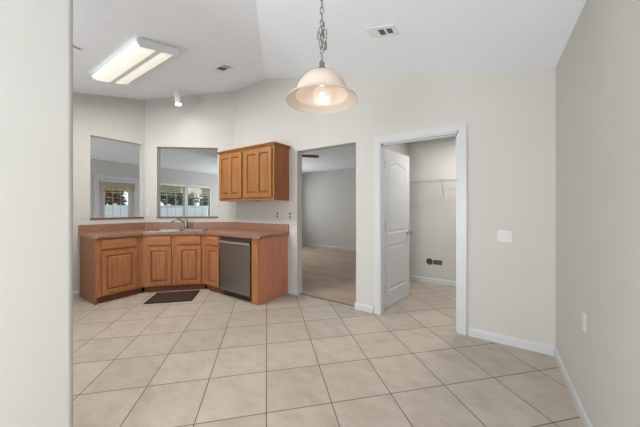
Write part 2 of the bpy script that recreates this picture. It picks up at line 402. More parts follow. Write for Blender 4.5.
bm = BM(); bb(bm, (-1.22, 3.1), (-1.22, 4.70)); bb(bm, (-1.22, 4.70), (XR+.33, 4.70)); struct('baseboard_closet', bm, M['trim'])
# metal strip where the tile meets the carpet
struct('trim_3', B(PO[0]+.014, PO[1]-.014, 3.028, 3.045, 0, .008), plain('threshold_strip', (.12, .10, .085), .5))

# ------------------------------------------------------------------ closet door and casing
bm = BM()
cw = .076
x0, x1, zt = DO
def casing(bm, y, sgn):
    for a, b_, t1 in ((0, cw, .012), (.012, cw-.006, .017), (.05, cw-.002, .020)):
        xa, xb, za = x0+.006, x1-.006, zt-.006
        U = [(xa-b_, 0), (xa-a, 0), (xa-a, za+a), (xb+a, za+a), (xb+a, 0), (xb+b_, 0), (xb+b_, za+b_), (xa-b_, za+b_)]
        prism(bm, U, [], lambda u, v, d: (u, y+sgn*d, v), t1)
casing(bm, YB, -1); casing(bm, YB+WT, 1)
box(bm, x0, x0+.012, YB-.004, YB+WT+.004, 0, zt); box(bm, x1-.018, x1, YB-.004, YB+WT+.004, 0, zt); box(bm, x0, x1, YB-.004, YB+WT+.004, zt-.018, zt)
box(bm, x0+.012, x0+.016, YB+.035, YB+.075, 0, zt-.018); box(bm, x1-.03, x1-.018, YB+.035, YB+.075, 0, zt-.018); box(bm, x0, x1, YB+.035, YB+.075, zt-.03, zt-.018)
struct('trim_4', bm, M['trim'])
# leaf: local x along width from hinge, local y thickness, two panels (arched top)
LW, LH, LT = .745, 2.0, .035
dr = bpy.data.objects.new('door_1', None); COL.objects.link(dr); dr['kind'] = 'structure'
dr.location = (-1.142, YB+WT+.032, .008); ang = math.atan2(.745, .12); dr.rotation_euler = (0, 0, ang)
bm = BM()
def archpanel(a0, a1, z0, z1, rise, n=16):
    pts = [(a0, z0), (a1, z0), (a1, z1)]
    if rise:
        for i in range(1, n):
            u = i/n; k = (1-math.cos(2*PI*min(1, max(0, (u-.06)/.88))))/2
            pts.append((a1+(a0-a1)*u, z1+rise*k**.55))
    pts.append((a0, z1)); return pts
pans = [archpanel(.115, LW-.115, .20, .78, 0), archpanel(.115, LW-.115, 0.93, 1.80, .055)]
prism(bm, rect(0, LW, 0, LH), pans, lambda u, v, d: (u, d-LT, v), LT)
slab = bm
for P_ in pans:                                    # sunk moulding, then a raised field on both faces
    c = Vector((sum(p[0] for p in P_)/len(P_), sum(p[1] for p in P_)/len(P_)))
    zs = [p[1] for p in P_]; zmid = (min(zs)+max(zs))/2; hw = LW/2-.115; hh = (max(zs)-min(zs))/2
    def ins(d): return [(c.x+(p[0]-c.x)*(1-d/hw), zmid+(p[1]-zmid)*(1-d/hh)) for p in P_]
    seq = [(0, 0), (.014, .008), (.026, .008), (.05, .003)]
    for side in (0, 1):
        prev = None
        for d, dep in seq:
            y = -dep if side == 0 else -LT+dep
            ring = [bm.verts.new((p[0], y, p[1])) for p in ins(d)]
            if prev:
                for i in range(len(ring)):
                    j = (i+1) % len(ring); bm.faces.new((prev[i], prev[j], ring[j], ring[i]))
            prev = ring
        bm.faces.new(prev)
o = obj('door_leaf', bm, M['trim'], dr)
for zz_ in (.24, 1.03, 1.80):
    bm = B(-.012, .034, -LT-.002, -LT+.006, zz_-.045, zz_+.045); tube(bm, [(-.004, -LT-.007, zz_-.048), (-.004, -LT-.007, zz_+.048)], .009, 8)
    tag(obj('hinge', bm, M['nickel'], dr), 'satin metal hinge')
bm = BM()
for sg in (0, 1):
    mm = Matrix.Translation((LW-.065, -LT if sg == 0 else 0, .915)) @ Matrix.Rotation(R(90 if sg == 0 else -90), 4, 'X')
    k = lathe(BM(), [(0, 0), (.031, 0), (.031, .006), (.012, .012), (.011, .030), (.024, .038), (.028, .050), (.024, .060), (0, .064)], 20)
    xform(k, mm); me_ = bpy.data.meshes.new('tmp'); k.to_mesh(me_); k.free(); bm.from_mesh(me_); bpy.data.meshes.remove(me_)
tag(obj('door_knob', bm, M['nickel'], dr, True), 'round satin metal knob')

# ------------------------------------------------------------------ sunroom door and window (seen through the pass-throughs)
d2 = bpy.data.objects.new('door_2', None); COL.objects.link(d2); d2['kind'] = 'structure'; d2.location = (SX, 0, 0)
y0, y1, zt = DR
bm = BM(); c = .09
box(bm, 0, .018, y0-c, y0+.01, 0, zt+c); box(bm, 0, .018, y1-.01, y1+c, 0, zt+c); box(bm, 0, .022, y0-c, y1+c, zt-.01, zt+c); box(bm, -.12, 0, y0, y0+.02, 0, zt); box(bm, -.12, 0, y1-.02, y1, 0, zt); box(bm, -.12, 0, y0, y1, zt-.02, zt)
obj('door_frame', bm, M['trim'], d2)
bm = BM(); prism(bm, rect(y0+.02, y1-.02, .01, zt-.02), [rect(y0+.13, y1-.13, .26, zt-.14)], lambda u, v, d: (-.07+d, u, v), .04)
leaf = obj('door_leaf', bm, M['trim'], d2)
obj('pane', B(-.053, -.047, y0+.13, y1-.13, .26, zt-.14), M['glass'], d2)
bm = BM()
for k in range(1, 3): yy = y0+.13+(y1-y0-.26)*k/3; box(bm, -.054, -.046, yy-.003, yy+.003, .26, zt-.14)
for k in range(1, 5): z_ = .26+(zt-.4)*k/5; box(bm, -.058, -.042, y0+.13, y1-.13, z_-.003, z_+.003)
obj('glazing_bar', bm, M['trim'], d2)
w1 = bpy.data.objects.new('window_1', None); COL.objects.link(w1); w1['kind'] = 'structure'; w1.location = (SX, 0, 0)
y0, y1, z0, z1 = WN; ym = (y0+y1)/2
bm = BM()
box(bm, -.12, 0.0, y0, y0+.03, z0, z1); box(bm, -.12, 0.0, y1-.03, y1, z0, z1); box(bm, -.12, 0, y0, y1, z1-.03, z1); box(bm, -.12, .03, y0-.03, y1+.03, z0-.02, z0+.015); box(bm, -.12, -.02, ym-.045, ym+.045, z0, z1)
obj('window_frame', bm, M['trim'], w1)
for a, b_ in ((y0+.03, ym-.045), (ym+.045, y1-.03)):
    zm = 1.30
    bm = BM()
    for (za, zb, xx) in ((z0+.015, zm+.02, -.06), (zm-.02, z1-.03, -.085)):
        prism(bm, rect(a, b_, za, zb), [rect(a+.035, b_-.035, za+.035, zb-.035)], lambda u, v, d, xx=xx: (xx+d, u, v), .025)
    obj('sash', bm, M['trim'], w1)
    obj('pane', B(-.05, -.047, a+.035, b_-.035, z0+.05, zm-.015), M['glass'], w1); obj('pane', B(-.075, -.072, a+.035, b_-.035, zm+.015, z1-.065), M['glass'], w1)
    bm = BM()
    for k in (1, 2):
        yy = a+(b_-a)*k/3; box(bm, -.079, -.068, yy-.005, yy+.005, zm+.015, z1-.065); box(bm, -.054, -.043, yy-.005, yy+.005, z0+.05, zm-.015)
    obj('glazing_bar', bm, M['trim'], w1)
# blinds
def blind(x, ya, yb_, zt, zb, label, group=None, mat='blind', pitch=.046):
    t = thing('window_blind', label, 'blind', (x, (ya+yb_)/2, zt), 0, group); hw = (yb_-ya)/2
    obj('headrail', B(-.02, .02, -hw, hw, -.035, 0, bev=.003), M['headrail'], t)
    bm = BM(); n = int((zt-zb-.05)/pitch)
    for k in range(n):
        z = -.05-k*pitch
        v = [bm.verts.new(p) for p in ((-.010, -hw+.008, z+.015), (.010, -hw+.008, z-.015), (.010, hw-.008, z-.015), (-.010, hw-.008, z+.015))]
        f = bm.faces.new(v)
    bmesh.ops.solidify(bm, geom=bm.faces[:], thickness=.0012)
    obj('slat', bm, M[mat], t)
    obj('bottom_rail', B(-.012, .012, -hw+.008, hw-.008, zb-zt-.012, zb-zt, bev=.002), M[mat], t)
    for yy in (-hw*.7, 0, hw*.7): obj('ladder_cord', tube(BM(), [(.012, yy, -.03), (.012, yy, zb-zt)], .0012, 5), M['headrail'], t)
    return t
blind(SX+.045, DR[0]+.03, DR[1]-.03+.03, 1.955, 1.66, 'tan slatted blind raised on the white patio door in the room behind the kitchen')
blind(SX-.005, WN[0]+.035, ym-.05, WN[3]-.032, 1.66, 'tan slatted blind on the left half of the double window', 'blinds of the double window')
blind(SX-.005, ym+.05, WN[1]-.035, WN[3]-.032, 1.62, 'tan slatted blind on the right half of the double window', 'blinds of the double window')

# unseen windows added for the fill lamps (frames only where the walls are open)
def winframe(name, fn, s0, s1, z0, z1, mull):
    w = bpy.data.objects.new(name, None); COL.objects.link(w); w['kind'] = 'structure'
    bm = BM(); prism(bm, rect(s0, s1, z0, z1), [rect(s0+.05, mull-.03, z0+.05, z1-.05), rect(mull+.03, s1-.05, z0+.05, z1-.05)], fn, .05)
    obj('window_frame', bm, M['trim'], w)
winframe('window_2', lambda s, z, d: (XR+.03+d, s, z), -2.35, -.55, .04, 2.1, -1.45)
winframe('window_3', lambda s, z, d: (s, -2.63-d, z), -1.35, .25, .25, 2.25, -.55)
winframe('window_4', lambda s, z, d: (s, -1.03-d, z), -4.17, -2.42, .85, 2.1, -3.3)
winframe('window_6', lambda s, z, d: (s, 6.53+d, z), -7.35, -5.85, .8, 2.0, -6.6)
winframe('window_7', lambda s, z, d: (s, -1.03-d, z), -7.25, -5.75, .8, 2.0, -6.5)
winframe('window_5', lambda s, z, d: (-5.42-d, s, z), 4.85, 6.35, .8, 2.0, 5.6)

# ------------------------------------------------------------------ outside
struct('ground', flat([(-60, -30), (-8.12, -30), (-8.12, 60), (-60, 60)], -.5, -.35), M['grass'])
fx = -14.5
fn = thing('vinyl_fence', 'white vinyl privacy fence in the yard beyond the far windows', 'fence', (fx, 9, -.35))
bm = BM()
for k in range(120):
    yy = -9+k*.20; box(bm, -.012, .012, yy+.004, yy+.196, .05, 1.66)
obj('fence_board', bm, M['fence'], fn)
for a, b_ in ((1.66, 1.74), (.02, .12), (1.30, 1.38)): obj('fence_rail', B(-.03, .03, -9, 15, a, b_), M['fence'], fn)
for k in range(11):
    bm = B(-.065, .065, -9+k*2.4-.065, -9+k*2.4+.065, 0, 1.82); obj('fence_post', bm, M['fence'], fn)
def tree(x, y, h, r, n, mat, label, seed):
    rnd = random.Random(seed)
    t = thing('garden_tree', label, 'tree', (x, y, -.35))
    bm = BM(); tube(bm, [(0, 0, 0), (.1, .05, h*.35), (.05, .2, h*.6), (0, .1, h*.9)], [.16, .13, .09, .03], 9)
    for k in range(7):
        a = rnd.uniform(0, 2*PI); z = h*rnd.uniform(.3, .6); L = r*rnd.uniform(.6, .95)
        tube(bm, [(.08, .1, z), (L*.5*math.cos(a), L*.5*math.sin(a), z+h*.1), (L*math.cos(a), L*math.sin(a), z+h*.22)], [.06, .04, .015], 6)
    obj('trunk', bm, M['bark'], t)
    bm = BM(); cl = []
    for k in range(26):
        a = rnd.uniform(0, 2*PI); q = math.sqrt(rnd.random())*r*.85; cl.append((q*math.cos(a), q*math.sin(a), h*rnd.uniform(.42, .95), r*rnd.uniform(.22, .42)))
    for k in range(n):
        cx, cy, cz, cr = rnd.choice(cl); d = Vector((rnd.gauss(0, 1), rnd.gauss(0, 1), rnd.gauss(0, .8))).normalized()*cr*rnd.random()**.4
        p = Vector((cx, cy, cz))+d; s = rnd.uniform(.07, .14)
        u = Vector((rnd.gauss(0, 1), rnd.gauss(0, 1), rnd.gauss(0, 1))).normalized(); w = u.orthogonal().normalized()
        bm.faces.new([bm.verts.new(p+v_) for v_ in (u*s, w*s*.5, -u*s, -w*s*.5)])
    me = bpy.data.meshes.new('foliage'); bm.to_mesh(me); bm.free(); me.materials.append(M[mat])
    f = bpy.data.objects.new('foliage', me); COL.objects.link(f); f.parent = t; f['kind'] = 'stuff'
    return t
tree(-17.5, 5.2, 4.4, 1.45, 6500, 'leafr', 'russet leaved tree behind the fence, seen through the left opening', 3)
tree(-17.5, 8.9, 4.4, 1.45, 6000, 'leafg', 'pale green tree behind the fence, left in the double window', 5)
tree(-17.6, 12.6, 4.2, 1.45, 5000, 'leafg', 'pale green tree behind the fence, right in the double window', 8)

# ------------------------------------------------------------------ cabinets
def raised(bm, x0, x1, z0, z1, y, fr=.055, t=.019, cols=1, arch=0):
    """raised-panel door: slab front at y-t, with sunk frame and raised field"""
    n = cols; w = (x1-x0-fr*(n+1))/n
    holes = [(x0+fr+k*(w+fr), x0+fr+k*(w+fr)+w, z0+fr, z1-fr) for k in range(n)]
    prism(bm, rect(x0, x1, z0, z1), [rect(*h) for h in holes], lambda u, v, d: (u, y-t+d, v), t)
    for a, b_, c_, d_ in holes:
        prev = None
        for ins, dep in ((0, .006), (.005, .015), (.012, .015), (.034, .002)):
            ring = [bm.verts.new(p) for p in ((a+ins, y-t+dep, c_+ins), (b_-ins, y-t+dep, c_+ins), (b_-ins, y-t+dep, d_-ins), (a+ins, y-t+dep, d_-ins))]
            if prev:
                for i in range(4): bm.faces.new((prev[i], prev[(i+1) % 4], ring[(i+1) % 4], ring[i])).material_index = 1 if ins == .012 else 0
            prev = ring
        bm.faces.new(prev)
    bm.faces.ensure_lookup_table()
    for f in bm.faces:                              # edge shadow painted dark on the door's outer edges
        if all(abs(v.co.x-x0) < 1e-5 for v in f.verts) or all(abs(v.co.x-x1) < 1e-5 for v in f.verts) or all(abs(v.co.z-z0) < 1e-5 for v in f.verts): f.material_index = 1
    return bm
def slab(bm, x0, x1, z0, z1, y, t=.019):
    box(bm, x0, x1, y-t*.55, y, z0, z1); box(bm, x0+.008, x1-.008, y-t, y-t*.5, z0+.008, z1-.008, bev=.004); return bm
GAP = .002
def base_cab(label, loc, rz, w, depth, drawers, doors, lside=0, rside=0):
    t = thing('base_cabinet', label, 'cabinet', loc, rz)
    bm = BM()                                       # open-topped carcass
    box(bm, 0, .018, .02, depth, .09, .866); box(bm, w-.018, w, .02, depth, .09, .866); box(bm, .018, w-.018, .02, depth, .09, .108); box(bm, .018, w-.018, depth-.012, depth, .108, .866)
    if lside: box(bm, 0, .018, .0, depth, 0, .0905)
    obj('body', bm, M['oakside_shaded'], t)
    bm = BM()                                       # face frame with openings behind drawers and doors
    holes = [rect(a+.012, b_-.012, c_+.012, d_-.012) for a, b_, c_, d_ in drawers+doors]
    prism(bm, rect(0, w, .09, .866), holes, lambda u, v, d: (u, d, v), .019)
    obj('face_frame', bm, M['oakv'], t)
    obj('toe_board', B(.019 if lside else 0, w, .05, .065, 0, .0895), M['oaktoe'], t)
    for a, b_, c_, d_ in drawers: obj('drawer', slab(BM(), a, b_, c_, d_, -.001), M['oakh'], t)
    for a, b_, c_, d_ in doors: obj('door', raised(BM(), a, b_, c_, d_, -.001), M['oakv'], t).data.materials.append(M['stain_shade'])
    return t
DZ0, DZ1, FZ0, FZ1 = .108, .685, .712, .850
base_cab('oak base cabinet with one drawer and one door at the left end of the counter', (-4.31, 1.215, 0), R(90), .555, .60, [(.062, .470, FZ0, FZ1)], [(.062, .475, DZ0, DZ1)], lside=1)
sk = base_cab('oak sink cabinet set diagonally, two doors under two false drawer fronts', (-4.31, 1.77, 0), R(45), .8485, .50, [(.055, .390, FZ0, FZ1), (.472, .806, FZ0, FZ1)], [(.055, .390, DZ0, DZ1), (.472, .806, DZ0, DZ1)])
base_cab('narrow oak base cabinet between the sink cabinet and the dishwasher', (-3.71, 2.37, 0), 0, .405, .59, [(.085, .395, FZ0, FZ1)], [(.085, .392, DZ0, DZ1)])
# end cabinet panel beside the dishwasher
t = thing('cabinet_end_panel', 'reddish oak end panel closing the counter right of the dishwasher', 'cabinet', (-2.645, 2.37, 0))
obj('front_stile', B(0, .115, 0, .019, 0, .866), M['oakv'], t)
obj('side_panel', B(.098, .117, .0195, .595, 0, .866), M['oakend_lit'], t)
obj('inner_panel', B(0, .018, .0195, .595, 0, .866), M['oakside_shaded'], t)
# dishwasher
t = thing('dishwasher', 'dark stainless steel dishwasher built in under the right end of the counter', 'dishwasher', (-3.30, 2.37, 0))
obj('body', B(.006, .644, .03, .58, .10, .862), M['black'], t)
obj('door', B(.012, .640, -.022, .028, .092, .800, bev=.006), M['steel'], t)
obj('control_panel', B(.012, .640, -.010, .028, .806, .860, bev=.004), plain('control_strip', (.10, .095, .09), .35, .7), t)
obj('handle', B(.014, .638, -.040, -.020, .770, .795, bev=.005), M['handle'], t)
obj('toe_kick', B(.012, .640, .045, .06, 0, .092), M['rubber'], t)

# worktop with backsplash, hole for the sink
def uw(u, w): k = math.sqrt(.5); return ((u-w)*k, (u+w)*k)     # diagonal axes: u along the front, w towards the corner
def off(d):                                                     # wall line moved into the room
    n = Vector((DD.y, -DD.x)); p, q = DP+n*d, DQ+n*d
    xa = XL+d; ta = (xa-p.x)/DD.x; yb_ = YB-d; tb = (yb_-p.y)/DD.y
    return (xa, p.y+DD.y*ta), (p.x+DD.x*tb, yb_)
(w1a, w1b) = off(.001)
y_end = 1.195; x_end = -2.505
front = [(-4.315, y_end), (-4.275, y_end+.04), (-4.275, 1.757), (-3.697, 2.335), (x_end-.05, 2.335), (x_end, 2.375)]
SU0, SU1, SW0, SW1 = -1.765, -.965, 4.315, 4.765
hole = [uw(SU0+.02, SW0+.02), uw(SU1-.02, SW0+.02), uw(SU1-.02, SW1-.02), uw(SU0+.02, SW1-.02)]
t = thing('countertop', 'speckled pinkish brown laminate countertop with backsplash wrapping the angled corner', 'countertop')
outer = [(XL+.001, y_end)]+front+[(x_end, YB-.001), w1b, w1a]
obj('worktop', flat(outer, .867, .905, [hole]), M['lam'], t)
(i1, i2) = off(.021)
bs = [(XL+.001, y_end), (XL+.021, y_end), i1, i2, (x_end, YB-.021), (x_end, YB-.001), w1b, w1a]
obj('backsplash', flat(bs, .9052, 1.022), M['lam'], t)

# sink
t = thing('kitchen_sink', 'stainless double bowl sink set in the diagonal corner of the countertop', 'sink', (*uw((SU0+SU1)/2, (SW0+SW1)/2), .905), R(45))
hw, hd = (SU1-SU0)/2, (SW1-SW0)/2
bowls = [(-hw+.035, -.015, -hd+.035, hd-.075), (.015, hw-.035, -hd+.035, hd-.075)]
bm = BM(); prism(bm, rect(-hw, hw, -hd, hd), [[(a, c), (b_, c), (b_, d), (a, d)] for a, b_, c, d in bowls], lambda u, v, d: (u, v, .0005+d), .007)
obj('rim', bm, M['chrome'], t)
for a, b_, c, d in bowls:
    bm = BM(); prev = None
    for ins, z in ((0, .004), (.004, -.02), (.012, -.15), (.035, -.165)):
        ring = [bm.verts.new(p) for p in ((a+ins, c+ins, z), (b_-ins, c+ins, z), (b_-ins, d-ins, z), (a+ins, d-ins, z))]
        if prev:
            for i in range(4): bm.faces.new((prev[i], prev[(i+1) % 4], ring[(i+1) % 4], ring[i]))
        prev = ring
    bm.faces.new(prev); obj('bowl', bm, M['chrome'], t)
# faucet
t = thing('kitchen_faucet', 'brushed metal single lever faucet with arched spout behind the sink', 'faucet', (*uw(-1.322, 4.727), .9125), R(45))
obj('base', B(-.11, .11, -.026, .026, 0, .012, bev=.005), M['nickel'], t)
obj('column', lathe(BM(), [(0, 0.012), (.034, .012), (.030, .03), (.028, .07), (.029, .11), (.026, .13), (0, .134)], 20), M['nickel'], t, True)
pts = []
for k in range(13):
    u = k/12; pts.append((-.20*u, -.10*u, .07+.135*math.sin(PI*min(1, u*1.02)*.62)-.085*u*u*1.0))
obj('spout', tube(BM(), pts, [.016-.004*k/12 for k in range(13)], 12), M['nickel'], t, True)
bm = tube(BM(), [(0, 0, .126), (.0, .004, .150), (-.014, .010, .170), (-.05, .014, .190)], [.026, .021, .013, .008], 12)
obj('lever', bm, M['nickel'], t, True)

# upper cabinets
def upper(label, x0, x1, ls, rs, crownl, crownr):
    t = thing('wall_cabinet', label, 'cabinet', (x0, 2.65, 1.375), 0, 'oak wall cabinets'); w = x1-x0
    h = .765
    bm = BM(); box(bm, 0, .016, .02, .319, 0, h); box(bm, w-.016, w, .02, .319, 0, h); box(bm, .016, w-.016, .02, .319, 0.012, .026); box(bm, .016, w-.016, .02, .319, h-.014, h); box(bm, .016, w-.016, .309, .319, .026, h-.014)
    obj('body', bm, M['oakside_shaded'], t)
    dl, dr_ = ls, w-rs
    bm = BM(); prism(bm, rect(0, w, 0, h), [rect(dl+.02, dr_-.02, .06, h-.04)], lambda u, v, d: (u, d, v), .0195); obj('face_frame', bm, M['oakup'], t)
    obj('door', raised(BM(), dl, dr_, .045, h-.022, -.001, fr=.062, cols=2), M['oakup'], t).data.materials.append(M['stain_shade'])
    prof = [(0, 0), (.006, 0), (.014, .012), (.030, .028), (.036, .034), (.036, .042), (0, .042)]
    bm = BM()
    xl, xr_ = -crownl, w+crownr
    A = [bm.verts.new(((0-p if crownl else 0), -p, h-.006+z)) for p, z in prof]; C = [bm.verts.new(((w+p if crownr else w), -p, h-.006+z)) for p, z in prof]
    for i in range(len(prof)):
        j = (i+1) % len(prof); bm.faces.new((A[i], C[i], C[j], A[j]))
    if crownr:
        D = [bm.verts.new((w+p, .318, h-.006+z)) for p, z in prof]
        for i in range(len(prof)):
            j = (i+1) % len(prof); bm.faces.new((C[i], D[i], D[j], C[j]))
        bm.faces.new(D)
    else: bm.faces.new(C)
    if crownl:
        D = [bm.verts.new((-p, .20, h-.006+z)) for p, z in prof]
        for i in range(len(prof)):
            j = (i+1) % len(prof); bm.faces.new((A[i], D[i], D[j], A[j]))
        bm.faces.new(D)
    else: bm.faces.new(A)
    obj('crown_moulding', bm, M['oakuph'], t)
upper('oak wall cabinet with twin raised panels, the left one beside the pass-through', -3.72, -3.131, .015, .03, 1, 0)
upper('oak wall cabinet with twin raised panels, the right one near the bedroom opening', -3.130, -2.505, .03, .035, 0, 1)

# floor mat
t = thing('floor_mat', 'small dark brown mat on the tiles in front of the sink cabinet', 'mat', (*uw(-1.293, 4.035), .0), R(45))
obj('border', prism(BM(), rect(-.295, .295, -.225, .225), [rect(-.265, .265, -.195, .195)], lambda u, v, d: (u, v, .001+d), .009), plain('mat_binding', (.018, .010, .008), .9, bmp=.3), t)
def matm():
    m, t_, b_ = newmat('mat_ribbed'); v = objco(t_); wv = N(t_, 'ShaderNodeTexWave', wave_type='BANDS'); wv.bands_direction = 'X'; wv.inputs['Scale'].default_value = 12
    t_.links.new(v, wv.inputs[0]); n = noise(t_, v, 20)
    f = mathn(t_, 'ADD', mathn(t_, 'MULTIPLY', wv.outputs['Fac'], .3), mathn(t_, 'MULTIPLY', n, .7))
    t_.links.new(ramp(t_, f, [(.25, (.028, .011, .007)), (.7, (.07, .028, .016))]), b_.inputs['Base Color']); b_.inputs['Roughness'].default_value = .9; return m
obj('mat_field', B(-.265, .265, -.195, .195, .001, .008), matm(), t)

# ------------------------------------------------------------------ switches and outlets
def plate(name, label, cat, loc, rz, kind, w=.072, h=.117, group=None):
    t = thing(name, label, cat, loc, rz, group)
    obj('cover_plate', B(-w/2, w/2, -.007, 0, -h/2, h/2, bev=.0025), M['plate'], t)
    n = len(kind)
    for i, k in enumerate(kind):
        cx = (i-(n-1)/2)*.046
        if k == 'o':
            for z in (-.024, .024):
                rc = obj('receptacle', B(cx-.016, cx+.016, -.009, -.0065, z-.016, z+.016, bev=.001), M['plate'], t)
                for xx in (cx-.007, cx+.007): obj('slot', B(xx-.0015, xx+.0015, -.0095, -.0088, z-.003, z+.006), M['black'], rc)
        elif k == 'd':
            for z in (-.026, .026): tag(obj('receptacle', B(cx-.015, cx+.015, -.010, -.0065, z-.018, z+.018, bev=.001), M['brownplug'], t), 'dark brown receptacle')
        elif k == 't':
            bm = B(cx-.006, cx+.006, -.0085, -.0065, -.013, .013)
            box(bm, cx-.004, cx+.004, -.019, -.0065, .000, .009); obj('toggle', bm, M['plate'], t)
        elif k == 'r':
            obj('rocker', B(cx-.017, cx+.017, -.010, -.0065, -.034, .034, bev=.002), M['plate'], t)
    for z in (-.048, .048): obj('screw', tube(BM(), [(0, -.0068, z), (0, -.008, z)], .003, 8), M['plate'], t)
    return t
plate('wall_outlet', 'wall outlet and switch side by side under the right wall cabinet', 'outlet', (-2.71, YB, 1.157), 0, 'dr', w=.118)
plate('wall_outlet', 'outlet with dark receptacles between the counter end and the bedroom opening', 'outlet', (-2.485, YB, 1.157), 0, 'd')
plate('wall_outlet', 'white outlet above the backsplash near the inner kitchen corner', 'outlet', (-3.58, YB, 1.165), 0, 'o')
plate('wall_outlet', 'white outlet left of the left pass-through opening', 'outlet', (XL, 1.258, 1.175), R(90), 'o')
p_ = DP+DD*.058
plate('wall_switch', 'white switch plate on the wall between the two pass-through openings', 'light switch', (p_.x, p_.y, 1.185), math.atan2(DD.y, DD.x), 'r')
plate('wall_switch', 'white two gang switch plate between the closet door casing and room corner', 'light switch', (.107, YB, 1.003), 0, 'tt', w=.118)
plate('wall_outlet', 'white outlet low on the right hand wall near the corner', 'outlet', (XR, 2.148, .597), R(-90), 'o')

# ------------------------------------------------------------------ closet fittings
t = thing('wire_shelf', 'white wire shelf with hanging rail across the closet back wall', 'shelf', (-1.215, 4.70, 1.725))
Lr = XR+.33+1.215-.002
bm = BM()
for y, z in ((-.31, 0), (-.31, -.03), (-.012, 0), (-.15, 0)): tube(bm, [(0.001, y, z), (Lr, y, z)], .004, 6)
obj('rail', bm, M['wire'], t)
bm = BM()
for k in range(70):
    x = .012+k*.0255
    if x < Lr: tube(bm, [(x, -.012, .005), (x, -.31, .005), (x, -.314, -.03)], .0018, 5)
tag(obj('cross_wire', bm, M['wire'], t), kind='stuff')
for x in (.565, 1.3):
    bm = tube(BM(), [(x, -.30, -.005), (x, -.008, -.27)], .006, 6); box(bm, x-.008, x+.008, -.010, -.001, -.30, -.24); obj('shelf_brace', bm, M['wire'], t)
t = thing('dryer_vent', 'round dark dryer vent hole low in the closet back wall', 'vent', (-.872, 4.70, .36))
rot = Matrix.Rotation(R(90), 4, 'X')
obj('collar', xform(lathe(BM(), [(.055, 0.0005), (.064, .0005), (.064, .003), (.058, .010), (.055, .010), (.055, .0005)], 28), rot), M['plate'], t, True)
obj('duct', xform(lathe(BM(), [(0, .003), (.056, .003), (.056, .008), (0, .006)], 28), rot), plain('duct_dark', (.03, .03, .045), .4), t)
t = thing('utility_box', 'dark rectangular utility connection box beside the round dryer vent', 'utility box', (-.742, 4.70, .357))
obj('box_frame', prism(BM(), rect(-.064, .064, -.036, .036), [rect(-.057, .057, -.029, .029)], lambda u, v, d: (u, -d, v), .010), M['black'], t)
obj('recess', B(-.057, .057, -.004, -.001, -.029, .029), M['black'], t)
obj('socket', B(-.045, .045, -.009, -.004, -.012, .012, bev=.002), M['darkslot'], t)

# ------------------------------------------------------------------ ceiling things
def onceil(x, y, which): return (x, y, (zk(y) if which == 'k' else zd(x)))
SK = math.atan(TK); SD = math.atan(TD)
# fluorescent fixture, hung under the slope: local x = world x, local y up the slope
t = thing('fluorescent_light', 'long white fluorescent ceiling fixture with two glowing lens lobes', 'ceiling light', onceil(-3.40, 1.28, 'k'), rot=(SK, 0, 0))
hl, hw_ = .61, .197
bm = B(-hl, hl, -hw_+.03, hw_-.03, -.035, -.001); obj('housing', bm, M['vent'], t)
def capprof(n=14):
    pts = []
    for k in range(2*n+1):
        y = -hw_+2*hw_*k/(2*n); l = abs(y)/hw_
        z = -.034-.048*(math.sin(PI*min(1, max(0, l*.72+.28)))**.4) if l < 1 else -.034
        pts.append((y, z))
    return pts
cp = capprof()
for a, b_, mt, nm, lb in ((0, 12, 'lens', 'lens', 'glowing ribbed acrylic lens lobe'), (16, 28, 'lens', 'lens', 'glowing ribbed acrylic lens lobe'), (12, 16, 'valley', 'lens_valley', 'unlit valley between the lens lobes')):
    bm = BM(); A = [bm.verts.new((-hl+.012, y, z)) for y, z in cp[a:b_+1]]; C = [bm.verts.new((hl-.012, y, z)) for y, z in cp[a:b_+1]]
    for i in range(len(A)-1): bm.faces.new((A[i], C[i], C[i+1], A[i+1]))
    tag(obj(nm, bm, M[mt], t, True), lb)
for sgn in (-1, 1):
    bm = BM(); prism(bm, [(-hw_-.004, -.012), (hw_+.004, -.012), (hw_+.004, -.05), (hw_-.012, -.086), (-hw_+.012, -.086), (-hw_-.004, -.05)], [], lambda u, v, d, s=sgn: (s*(hl-.012)+s*d, u, v), .022)
    obj('end_cap', bm, M['vent'], t)
for yy in (-.1, .1):
    l = area('fluorescent_tube_light', (0, 0, 0), (0, 0, -1), 1.1, .14, 22, (1, .995, .96)); l.parent = t; l.location = (0, yy, -.105); l.rotation_euler = (0, 0, 0)
# vents
def vent(label, x, y, which, rz, w, d, slots):
    rot = (Matrix.Rotation(SK, 3, 'X') if which == 'k' else Matrix.Rotation(SD, 3, 'Y')) @ Matrix.Rotation(rz, 3, 'Z')
    t = thing('ceiling_vent', label, 'vent', onceil(x, y, which), rot=rot.to_euler())
    holes = [rect(*s) for s in slots]
    obj('frame', prism(BM(), rect(-w/2, w/2, -d/2, d/2), holes, lambda u, v, k: (u, v, -.0005-k), .0035), M['vent'], t)
    for (a, b_, c_, e_) in slots:
        obj('duct_opening', B(a, b_, c_, e_, -.003, -.001), M['darkslot'], t)
        n = 5
        for k in range(n):
            if e_-c_ < .03: break
            v0 = c_+(e_-c_)*(k+.5)/n; obj('louver', B(a, b_, v0-.0015, v0+.0015, -.006, -.0035), M['darkslot'], t)
    return t
vent('ceiling vent register with dark louvres above the kitchen', -3.01, 2.175, 'k', 0, .30, .215, [(-.05, .055, -.055, .07), (.085, .115, -.055, .07)])
vent('ceiling vent register with two dark squares, right of the pendant lamp', -.775, 2.145, 'd', 0, .26, .15, [(-.028, .024, -.038, .042), (.044, .092, -.038, .032)])
vent('dark line on the ceiling built as a slot vent, beside the near left partition', -3.332, .778, 'k', R(124), .17, .045, [(-.075, .075, -.009, .009)])  # made-up slot vent for a dark line of unknown origin
